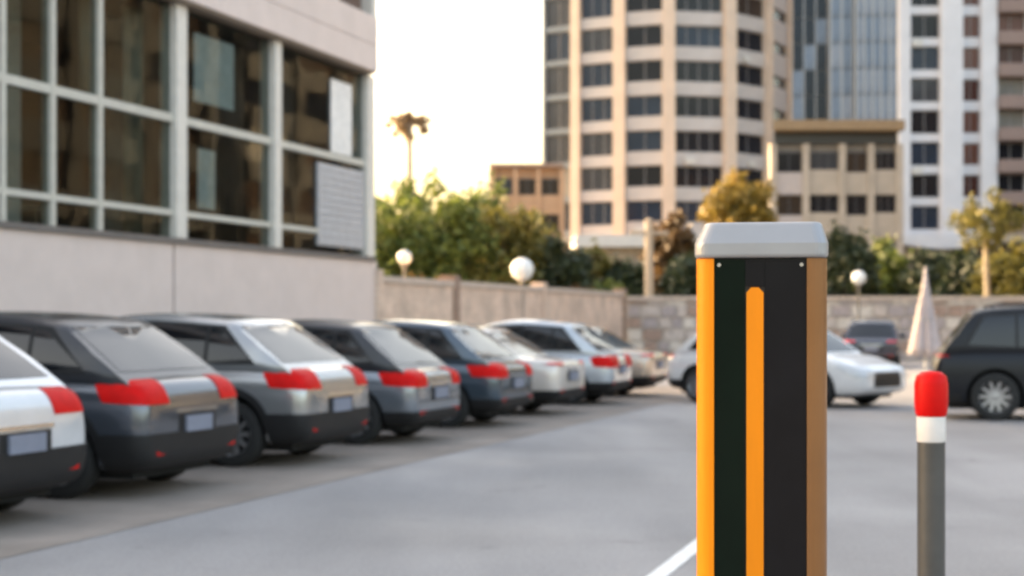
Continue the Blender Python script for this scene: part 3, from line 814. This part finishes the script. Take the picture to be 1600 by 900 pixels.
def car(name, label, cat, loc, fwd, style, pm, light='block', group='cars parked in the row', plate=True, lens=None, trim=None, roof=None):
    s = STY[style]
    L, W, H, belt = s['L'], s['W'], s['H'], s['belt']
    hw = W / 2
    root = thing(name, label, cat, (loc[0], loc[1], 0.004), math.atan2(fwd[1], fwd[0]), group)
    # lower body
    rtop = belt - .02
    stn = [(0.0, .80, .74, .40), (0.03, .90, .88, .31), (0.10, .955, rtop - .05, .26), (0.24, .985, rtop, .23), (.8, 1, belt, .21), (1.6, 1, belt, .2), (2.6, 1, belt - .005, .2),
           (s['xb1'] - .15, .995, belt - .02, .2), (s['xb1'] + .25, .985, belt - .06, .2), (L - .42, .96, belt - .16, .21), (L - .14, .90, belt - .24, .23), (L - .03, .80, belt - .33, .30), (L, .70, belt - .42, .38)]
    v, nS = [], len(stn)
    half = [(0, 0), (.80, 0), (.95, .06), (1.0, .30), (1.0, .55), (.985, .80), (.93, .955), (.80, 1.0), (0, 1.015)]
    for (x, wf, zt, zb) in stn:
        h = zt - zb
        ring = [(y * hw * wf, zb + z * h) for y, z in half]
        ring += [(-y, z) for y, z in ring[-2:0:-1]]
        v += [(x, y, z) for y, z in ring]
    n = len(half) * 2 - 2
    f = [(i * n + j, i * n + (j + 1) % n, (i + 1) * n + (j + 1) % n, (i + 1) * n + j) for i in range(nS - 1) for j in range(n)]
    f += [tuple(range(n))[::-1], tuple(range((nS - 1) * n, nS * n))]
    me = bpy.data.meshes.new('body'); me.from_pydata(v, [], [q[::-1] for q in f]); me.update()
    body = subsurf(me, 2)
    # cabin
    wb, wr = hw * .955, hw * s['ws']
    zb = belt - .10
    xm = (s['xr0'] + s['xr1']) / 2
    def rail(x, y, z): return (x, y, z)
    cs = []
    top = [(s['xr0'], s['zr']), (s['xr0'] + .45, s['zr'] + (H - s['zr']) * .8), (xm + .2, H), (s['xr1'] - .4, s['zr'] + (H - s['zr']) * .7), (s['xr1'], s['zr'] - .02)]
    bot = [s['xb0'], s['xb0'] + .75, xm + .1, s['xb1'] - .85, s['xb1']]
    v = []
    for (xt, zt), xb in zip(top, bot):
        ring = [(xb, wb, zb), (xb + (xt - xb) * .5, wb + (wr - wb) * .42, zb + (zt - zb) * .5), (xt, wr, zt - .03), (xt, wr * .86, zt + .005), (xt, 0, zt + .022)]
        v += ring + [(x, -y, z) for x, y, z in ring[-2::-1]]
    n = 9
    f = [(i * n + j, i * n + j + 1, (i + 1) * n + j + 1, (i + 1) * n + j) for i in range(4) for j in range(n - 1)]
    f += [(i * n, (i + 1) * n, (i + 1) * n + 8, i * n + 8) for i in range(4)]
    f += [tuple(range(9))[::-1], tuple(range(36, 45))]
    me = bpy.data.meshes.new('cabin'); me.from_pydata(v, [], [q[::-1] for q in f]); me.update()
    # add creases so that the pillars keep their shape
    o_ = bpy.data.objects.new('t', me); COL.objects.link(o_)
    cr = me.attributes.new('crease_edge', 'FLOAT', 'EDGE')
    for e in me.edges:
        a_, b_ = e.vertices
        if (a_ < 9 and b_ < 9) or (a_ >= 36 and b_ >= 36) or (a_ % 9 in (0, 8) and b_ % 9 in (0, 8)):
            cr.data[e.index].value = .75
    bpy.data.objects.remove(o_)
    cabin = subsurf(me, 2)
    def fixn(m_):
        import bmesh
        bm = bmesh.new(); bm.from_mesh(m_); bmesh.ops.recalc_face_normals(bm, faces=bm.faces); bm.to_mesh(m_); bm.free(); m_.update()
    fixn(body); fixn(cabin)
    infl = {}
    def piece(pname, src, off, cutter, m, parent=root):
        k = (id(src), off)
        if k not in infl:
            infl[k] = inflated(src, off)
        r = boolean(infl[k], cutter.mesh(), 'INTERSECT')
        r.materials.clear()
        if len(r.polygons) == 0:
            return None
        o = obj(pname, r, m, parent)
        r.polygons.foreach_set('use_smooth', [True] * len(r.polygons))
        r.set_sharp_from_angle(angle=R(40))
        return o
    # wheel arches cut out of the body
    cut = MB()
    for xw in s['xw']:
        for sg in (-1, 1):
            y0, y1 = sorted((sg * (hw - .30), sg * (hw + .2)))
            cut.lathe([(s['rw'] + .055, y0), (s['rw'] + .055, y1)], 36, 'y', (xw, 0, s['rw'] + .01))
    body0 = body.copy()
    shell = boolean(body, cut.mesh(), 'DIFFERENCE')
    shell.materials.clear(); shell.materials.append(pm); shell.materials.append(M_well)
    ra = s['rw'] + .055
    for p in shell.polygons:
        c = p.center
        for xw in s['xw']:
            dr = math.hypot(c.x - xw, c.z - s['rw'] - .01)
            if dr < ra + .004 and abs(c.y) < hw * .985 and (abs(p.normal.y) < .35 and dr > ra - .02 and abs(c.y) > hw - .32 or abs(abs(c.y) - (hw - .30)) < .01):
                p.material_index = 1
    fixn(shell)
    obj('body', shell, None, root)
    shell.polygons.foreach_set('use_smooth', [True] * len(shell.polygons)); shell.set_sharp_from_angle(angle=R(35))
    cb = obj('cabin', cabin, roof or pm, root, smooth=True); cabin.set_sharp_from_angle(angle=R(45))
    # glazing cut to the curve of the cabin
    zg0, zt0 = belt + .035, s['zr'] - .06
    def edge_x(z, a, b): return a + (b - a) * (z - zb) / (s['zr'] - zb)
    for sg in (-1, 1):
        y0, y1 = sorted((sg * hw * .45, sg * hw * 1.2))
        xr = lambda z, o=0: edge_x(z, s['xb0'], s['xr0']) + .20 + o
        xf = lambda z: edge_x(z, s['xb1'], s['xr1']) - .14
        x1, x2 = s['xw'][0] + .32, xm + .02
        piece('window_surround', cabin, .0015, MB().sideprism([(xr(zg0) + .06, zg0 - .025), (xf(zg0) + .03, zg0 - .025), (xf(zt0), zt0 + .03), (x2, zt0 + .06), (xr(zt0) - .04, zt0 + .01)], y0, y1), M_black)
        piece('side_window', cabin, .004, MB().sideprism([(xr(zg0) + .12, zg0 + .03), (x1 - .02, zg0), (x1 - .02, zt0 - .01), (xr(zt0), zt0 - .03)], y0, y1), M_cglass)
        piece('side_window', cabin, .004, MB().sideprism([(x1 + .02, zg0), (x2 - .03, zg0), (x2 - .03, zt0 + .03), (x1 + .02, zt0)], y0, y1), M_cglass)
        piece('side_window', cabin, .004, MB().sideprism([(x2 + .03, zg0), (xf(zg0) - .02, zg0), (xf(zt0), zt0), (x2 + .03, zt0 + .03)], y0, y1), M_cglass)
    def glassband(z0, z1, xa, xb, inset):
        m_ = MB(); y0, y1 = wb - inset, wr - inset
        a0, a1 = wb + (wr - wb) * (z0 - zb) / (s['zr'] - zb), wb + (wr - wb) * (z1 - zb) / (s['zr'] - zb)
        v_ = [(xa, -(a0 - inset), z0), (xb, -(a0 - inset), z0), (xb, a0 - inset, z0), (xa, a0 - inset, z0), (xa, -(a1 - inset), z1), (xb, -(a1 - inset), z1), (xb, a1 - inset, z1), (xa, a1 - inset, z1)]
        return m_.add(v_, [(3, 2, 1, 0), (4, 5, 6, 7), (0, 1, 5, 4), (1, 2, 6, 5), (2, 3, 7, 6), (3, 0, 4, 7)])
    zr1 = s['zr'] - .055
    piece('rear_window', cabin, .005, glassband(belt + .03, zr1, -.2, s['xr0'] + .05, .10), M_cglass)
    piece('windscreen', cabin, .005, glassband(belt - .0, zr1, s['xr1'] - .05, L, .08), M_cglass)
    # lamps
    lm = lens or M_red
    zl = belt - .075
    for sg in (-1, 1):
        if light == 'block':   y_in, y_out, z0, z1, xd = .50, 1.1, zl - .20, zl + .04, .50
        elif light == 'inner': y_in, y_out, z0, z1, xd = .42, .86, zl - .20, zl + .03, .3
        elif light == 'round': y_in, y_out, z0, z1, xd = .66, 1.1, zl - .20, zl + .03, .26
        elif light == 'slim':  y_in, y_out, z0, z1, xd = .55, 1.1, zl - .085, zl - .01, .26
        elif light == 'wide':  y_in, y_out, z0, z1, xd = .30, 1.1, zl - .24, zl + .0, .40
        ya, yb = sorted((sg * hw * y_in, sg * hw * y_out))
        piece('tail_light', body0, .010, MB().sideprism([(-.1, z0 + .02), (xd * .8, z0 + .05), (xd, z1 - .04), (xd * .7, z1), (-.1, z1)], ya, yb), lm)
        ya, yb = sorted((sg * hw * .48, sg * hw * 1.1))
        piece('headlight', body0, .010, MB().sideprism([(L - .55, belt - .24), (L - .2, belt - .42), (L + .1, belt - .42), (L + .1, belt - .27), (L - .5, belt - .17)], ya, yb), M_clear)
        y0, y1 = sorted((sg * hw * .9, sg * hw * 1.2))
        # sill trim, mirror, door handles
        piece('sill_trim', body0, .008, MB().box(s['xw'][0] + ra + .01, s['xw'][1] - ra - .01, y0, y1, .1, .54 if style == 'crossover' else .30), M_black)
        mr = MB().lathe([(.02, -.12), (.075, -.10), (.095, 0), (.075, .10), (.02, .12)], 12, 'y', (s['xb1'] - .62, sg * (hw + .07), belt + .06))
        mr.build('mirror', pm, root, smooth=True)
        for xh in (x1 + .22, x2 + .22):
            y0, y1 = sorted((sg * hw * .97, sg * (hw * .97 + .045)))
            MB().box(xh, xh + .2, y0, y1, belt - .13, belt - .095).build('door_handle', M_chrome, root, bevel=.012)
    tm = trim or M_black
    piece('rear_bumper_trim', body0, .012, MB().box(-.1, .42, -hw * 1.2, hw * 1.2, .1, .57 if style == 'crossover' else .42), tm)
    for sg in ((-1, 1) if loc[1] < 23 else ()):
        y0, y1 = sorted((sg * hw * .8, sg * hw * 1.2))
        for xs_ in (x1 + .03, x2, s['xb1'] - .55):
            piece('door_seam', body0, .0015, MB().box(xs_ - .006, xs_ + .006, y0, y1, .51 if style == 'crossover' else .31, belt - .02), M_well)
    piece('tailgate_trim', body0, .012, MB().box(-.1, .25, -hw * .38, hw * .38, .735, .765), M_chrome)
    if loc[1] < 23: piece('tailgate_seam', body0, .002, MB().box(-.1, .12, -hw * .78, hw * .78, .535, .545), M_well)
    piece('front_grille', body0, .008, MB().box(L - .3, L + .1, -hw * .5, hw * .5, belt - .60, belt - .34), M_black)
    piece('plate_recess', body0, .004, MB().box(-.1, .2, -.32, .32, .55, .72), M_black)
    if plate:
        MB().box(-.03, .0, -.22, .22, .56, .70).build('number_plate', M_plate, root, bevel=.004)
    for y in (-hw * .62, hw * .62):
        MB().box(.0, .03, y - .11, y + .11, .385, .425).build('rear_reflector', M_red, root)
    if style == 'suv':
        for sg in (-1, 1):
            MB().tube([(s['xr0'] + .25, sg * wr * .9, H - .02), (s['xr0'] + .35, sg * wr * .9, H + .03), (s['xr1'] - .55, sg * wr * .9, H + .03), (s['xr1'] - .45, sg * wr * .9, H - .03)], [.016] * 4, 8).build('roof_rail', M_black, root)
    MB().box(.25, L - .3, -hw * .72, hw * .72, .17, .30).build('underbody', M_well, root)
    if style == 'crossover':
        for xw in s['xw']:
            for sg in (-1, 1):
                y0, y1 = sorted((sg * hw * .80, sg * hw * 1.2))
                ring = MB(); nA = 28; r0_, r1_ = ra + .002, ra + .075; zc_ = rw_ = s['rw'] + .01
                v_ = []
                for i in range(nA + 1):
                    a_ = math.pi * i / nA
                    for r_ in (r0_, r1_):
                        for y_ in (y0, y1):
                            v_.append((xw + r_ * math.cos(a_), y_, zc_ + r_ * math.sin(a_)))
                f_ = []
                for i in range(nA):
                    k = i * 4; q = k + 4
                    f_ += [(k, k + 1, q + 1, q), (k + 2, q + 2, q + 3, k + 3), (k, q, q + 2, k + 2), (k + 1, k + 3, q + 3, q + 1)]
                f_ += [(0, 2, 3, 1), (nA * 4, nA * 4 + 1, nA * 4 + 3, nA * 4 + 2)]
                ring.add(v_, f_)
                piece('arch_trim', body0, .013, ring, M_black)
    # wheels
    rw = s['rw']
    ty = cached(('tyre', rw), lambda: MB().lathe([(rw * .62, -.09), (rw * .9, -.11), (rw * .985, -.085), (rw, -.03), (rw, .03), (rw * .985, .085), (rw * .9, .11), (rw * .62, .09)], 32, 'y', caps=False).mesh('tyre'))
    def rim():
        m_ = MB().lathe([(rw * .60, .07), (rw * .655, .10), (rw * .655, .085), (rw * .62, -.08), (rw * .2, -.06)], 32, 'y', caps=False)
        m_.lathe([(.02, .085), (.065, .08), (.07, .03)], 16, 'y')
        for i in range(10):
            a = i * 2 * math.pi / 10
            ca, sa = math.cos(a), math.sin(a); hwid = .024
            vv = []
            for r_, yy, k_ in ((.05, .075, 1.3), (rw * .64, .085, .9)):
                for q, yo in ((-1, 0), (1, 0), (1, -.05), (-1, -.05)):
                    vv.append((r_ * ca - q * hwid * k_ * sa, yy + yo, r_ * sa + q * hwid * k_ * ca))
            m_.add(vv, [(0, 1, 2, 3), (7, 6, 5, 4), (0, 4, 5, 1), (1, 5, 6, 2), (2, 6, 7, 3), (3, 7, 4, 0)])
        return m_.mesh('rim')
    rm = cached(('rim', rw), rim)
    for xw in s['xw']:
        for sg in (-1, 1):
            wh = empty_part('wheel', root, (xw, sg * (hw - .125), rw), 0 if sg > 0 else math.pi)
            o = obj('tyre', ty, M_tyre, wh); ty.polygons.foreach_set('use_smooth', [True] * len(ty.polygons))
            obj('rim', rm, M_rim, wh)
            if 'disc' not in MESHC:
                MESHC['disc'] = MB().lathe([(.001, -.02), (rw * .6, -.02), (rw * .6, -.05), (.001, -.05)], 24, 'y', caps=False).mesh('brake_disc')
            obj('brake_disc', MESHC['disc'], M_well, wh)
    return root

P_white = paint('paint_silver_white', (0.62, .63, .65), .2)
P_grey = paint('paint_steel_grey', (0.10, .115, .14), .6)
P_silver = paint('paint_silver', (0.34, .35, .36), .6)
P_silver2 = paint('paint_blue_silver', (0.24, .27, .31), .6)
P_pearl = paint('paint_pearl', (0.66, .60, .55), .15)
P_pale = paint('paint_pale_blue', (0.52, .56, .60), .35)
P_beige = paint('paint_champagne', (0.55, .46, .38), .4)
P_teal = paint('paint_dark_teal', (0.07, .10, .13), .5)
P_wh = paint('paint_white', (0.74, .74, .74), 0.0)
P_blk = mat('paint_black', (0.008, .010, .014), .35, var=.06, coat=.1, spec=.3)
P_roof = mat('paint_black_roof', (0.02, .022, .027), .3, var=.06, coat=.4)
P_navy = paint('paint_navy', (0.03, .035, .055), .3)
FW = (-.95, .312)
def slot(sv):                                   # rear centre of a car whose near rear corner stands sv metres along the row
    return (-3.106 + .316 * sv + .287, 12.9 + .949 * sv + .874)
car('parked_hatchback', 'silver white car cut off by the left edge, nearest in the row', 'car', slot(-2.5), FW, 'crossover', P_white, 'inner')
car('parked_crossover', 'steel grey crossover, second in the row from the left edge', 'car', slot(0), FW, 'crossover', P_grey, 'block', roof=P_roof)
car('parked_crossover', 'silver crossover, third in the row from the left edge', 'car', slot(3.05), FW, 'crossover', P_silver, 'block')
car('parked_hatchback', 'blue silver hatchback with big red tail lamps, fourth in the row from the left edge', 'car', slot(6.05), FW, 'hatch', P_silver2, 'block', roof=P_roof)
car('parked_hatchback', 'dark bluish hatchback, fifth in the row from the left edge', 'car', slot(9.2), FW, 'hatch', P_teal, 'block')
car('parked_sedan', 'pearl pale sedan, sixth in the row from the left edge', 'car', slot(12.1), FW, 'sedan', P_pearl, 'slim')
car('parked_hatchback', 'pale blue car with very wide red tail lamps near the far end of the row', 'car', slot(15.4), FW, 'hatch', P_pale, 'wide')
car('parked_sedan', 'champagne sedan at the far end of the row, just left of the charging pillar', 'car', slot(18.5), FW, 'sedan', P_beige, 'slim')
car('white_hatchback', 'white car turned with its nose to the right, partly hidden behind the charging pillar', 'car', (3.5, 29.97), (.722, -.692), 'hatch', P_wh, 'slim', group='cars on the far side of the lane')
car('black_suv', 'black car with dark windows cut off by the right edge', 'car', (6.7, 24.6), (.975, -.22), 'suv', P_blk, 'slim', group='cars on the far side of the lane')
car('dark_hatchback', 'dark car far back beyond the bonnet of the white car', 'car', (11.45, 49), (.25, .97), 'hatch', P_navy, 'slim', group='cars on the far side of the lane')

# ------------------------------------------------------------------ charging pillar in the foreground
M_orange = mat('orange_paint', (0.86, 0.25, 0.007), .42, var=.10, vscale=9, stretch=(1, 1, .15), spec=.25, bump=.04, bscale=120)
M_orange_shade = mat('orange_paint_shade', (0.26, 0.11, 0.035), .35, metal=.35, var=.08, coat=.2)  # right cheek: orange turned from the light, its shade put into the colour
M_panel = mat('black_panel', (0.002, .008, .005), .25, var=.2, spec=.12)
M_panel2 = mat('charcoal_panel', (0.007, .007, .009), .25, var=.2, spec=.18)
M_cap = mat('silver_cap', (0.33, .335, .35), .35, metal=.35, var=.05)
x, y = gp(1190, 3.28)
ch = thing('charging_pillar', 'tall black pillar with orange stripes and silver cap in the foreground', 'pillar', (x, y, 0.004), R(-9))
ZT = zz(404, 3.2)
hw, dp = .139, .20
def rr(x0, x1, y0, y1, r, n=6):
    pts = []
    for cx, cy, a0 in ((x1 - r, y1 - r, 0), (x0 + r, y1 - r, 90), (x0 + r, y0 + r, 180), (x1 - r, y0 + r, 270)):
        for i in range(n + 1):
            a = R(a0 + 90 * i / n); pts.append((cx + r * math.cos(a), cy + r * math.sin(a)))
    return pts
MB().prism(rr(-hw + .03, hw - .03, .012, dp - .005, .02), .03, ZT).build('housing', mat('housing_black', (.02, .02, .022), .4), ch)
# side cheeks with rounded front corners
def cheek(sg, wid, m):
    pts = []
    xo, xi = sg * hw, sg * (hw - wid)
    r = .034 if sg < 0 else .043
    for i in range(9):
        a = R(90 * i / 8)
        pts.append((xo - sg * r + sg * r * math.sin(a), r - r * math.cos(a)))
    pts += [(xo, dp), (xi, dp), (xi, 0)]
    if sg < 0:
        pts = pts[::-1]
    MB().prism(pts, .03, ZT).build('side_panel', m, ch)
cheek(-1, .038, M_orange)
cheek(1, .044, M_orange_shade)
a0, a1 = -hw + .039, hw - .045
xs0, xs1 = -.034, .006
MB().box(a0, xs0 - .001, .004, .0119, .03, ZT - .002).build('front_panel', M_panel, ch)
MB().box(xs1 + .001, a1, .004, .0119, .03, ZT - .002).build('front_panel', M_panel2, ch)  # charcoal panel, widened rightward as the dark end of the cheek's shade
zst = zz(450, 3.2)
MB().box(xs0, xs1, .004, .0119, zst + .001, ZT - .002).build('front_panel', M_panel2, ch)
st_ = MB(); pts = [(xs0 + .002, .03), (xs1 - .002, .03), (xs1 - .002, zst - .012), (xs1 - .012, zst - .001), (xs0 + .012, zst - .001), (xs0 + .002, zst - .012)]
st_.sideprism(pts, .0, .0115).build('light_strip', M_orange, ch)
for xx, zq in ((a0 + .01, ZT - .014), (a1 - .01, ZT - .014), (a0 + .01, .62), (a1 - .01, .62)):
    MB().lathe([(.0042, .0015), (.0042, .0038)], 12, 'y', (xx, 0, zq)).build('screw', M_chrome, ch)
# cap: chamfered lid
cp = MB(); lo = rr(-hw - .004, hw + .002, -.008, dp + .006, .03); hi = rr(-hw + .018, hw - .012, .012, dp - .015, .025)
n = len(lo); v = [(px_, py_, ZT + .001) for px_, py_ in lo] + [(px_, py_, ZT + .032) for px_, py_ in lo] + [(px_, py_, ZT + .078) for px_, py_ in hi]
cp.add(v, [tuple(range(n))[::-1], tuple(range(2 * n, 3 * n))] + [(k * n + i, k * n + (i + 1) % n, (k + 1) * n + (i + 1) % n, (k + 1) * n + i) for k in range(2) for i in range(n)])
cp.build('cap', M_cap, ch, bevel=.008)
MB().prism(rr(-hw - .04, hw + .04, -.04, dp + .04, .02), 0, .03).build('base_plate', M_cap, ch)

# ------------------------------------------------------------------ marker post
x, y = gp(1455, 5.3)
mp_ = thing('marker_post', 'slim grey post with red top and white band, right of the pillar', 'post', (x, y, 0.004))
zt = zz(581, 5.3); zr0 = zz(652, 5.3); zw0 = zz(692, 5.3)
MB().lathe([(.12, 0), (.12, .012), (.052, .02), (.052, .03)], 24).build('base', M_black, mp_)
MB().lathe([(.047, .03), (.047, zw0 - .001)], 24, caps=True).build('shaft', mat('post_grey', (.085, .082, .078), .45, var=.15, metal=.3), mp_, smooth=False)
MB().lathe([(.047, zw0), (.049, zw0 + .003), (.049, zr0 - .003), (.047, zr0 - .001)], 24).build('reflective_band', mat('band_white', (.8, .76, .72), .45), mp_)
MB().lathe([(.049, zr0), (.054, zr0 + .012), (.057, zr0 + .05), (.057, zt - .045), (.051, zt - .018), (.033, zt - .004), (.001, zt)], 28, caps=False).build('red_head', mat('post_red', (.66, .006, .005), .45, spec=.15), mp_, smooth=True)
for o in mp_.children:
    o.data.polygons.foreach_set('use_smooth', [True] * len(o.data.polygons)); o.data.set_sharp_from_angle(angle=R(40))
for i in range(4):
    a = R(45 + 90 * i)
    MB().lathe([(.012, .0125), (.012, .022), (.004, .026)], 6).build('bolt', M_chrome, mp_, loc=(math.cos(a) * .092, math.sin(a) * .092, 0))
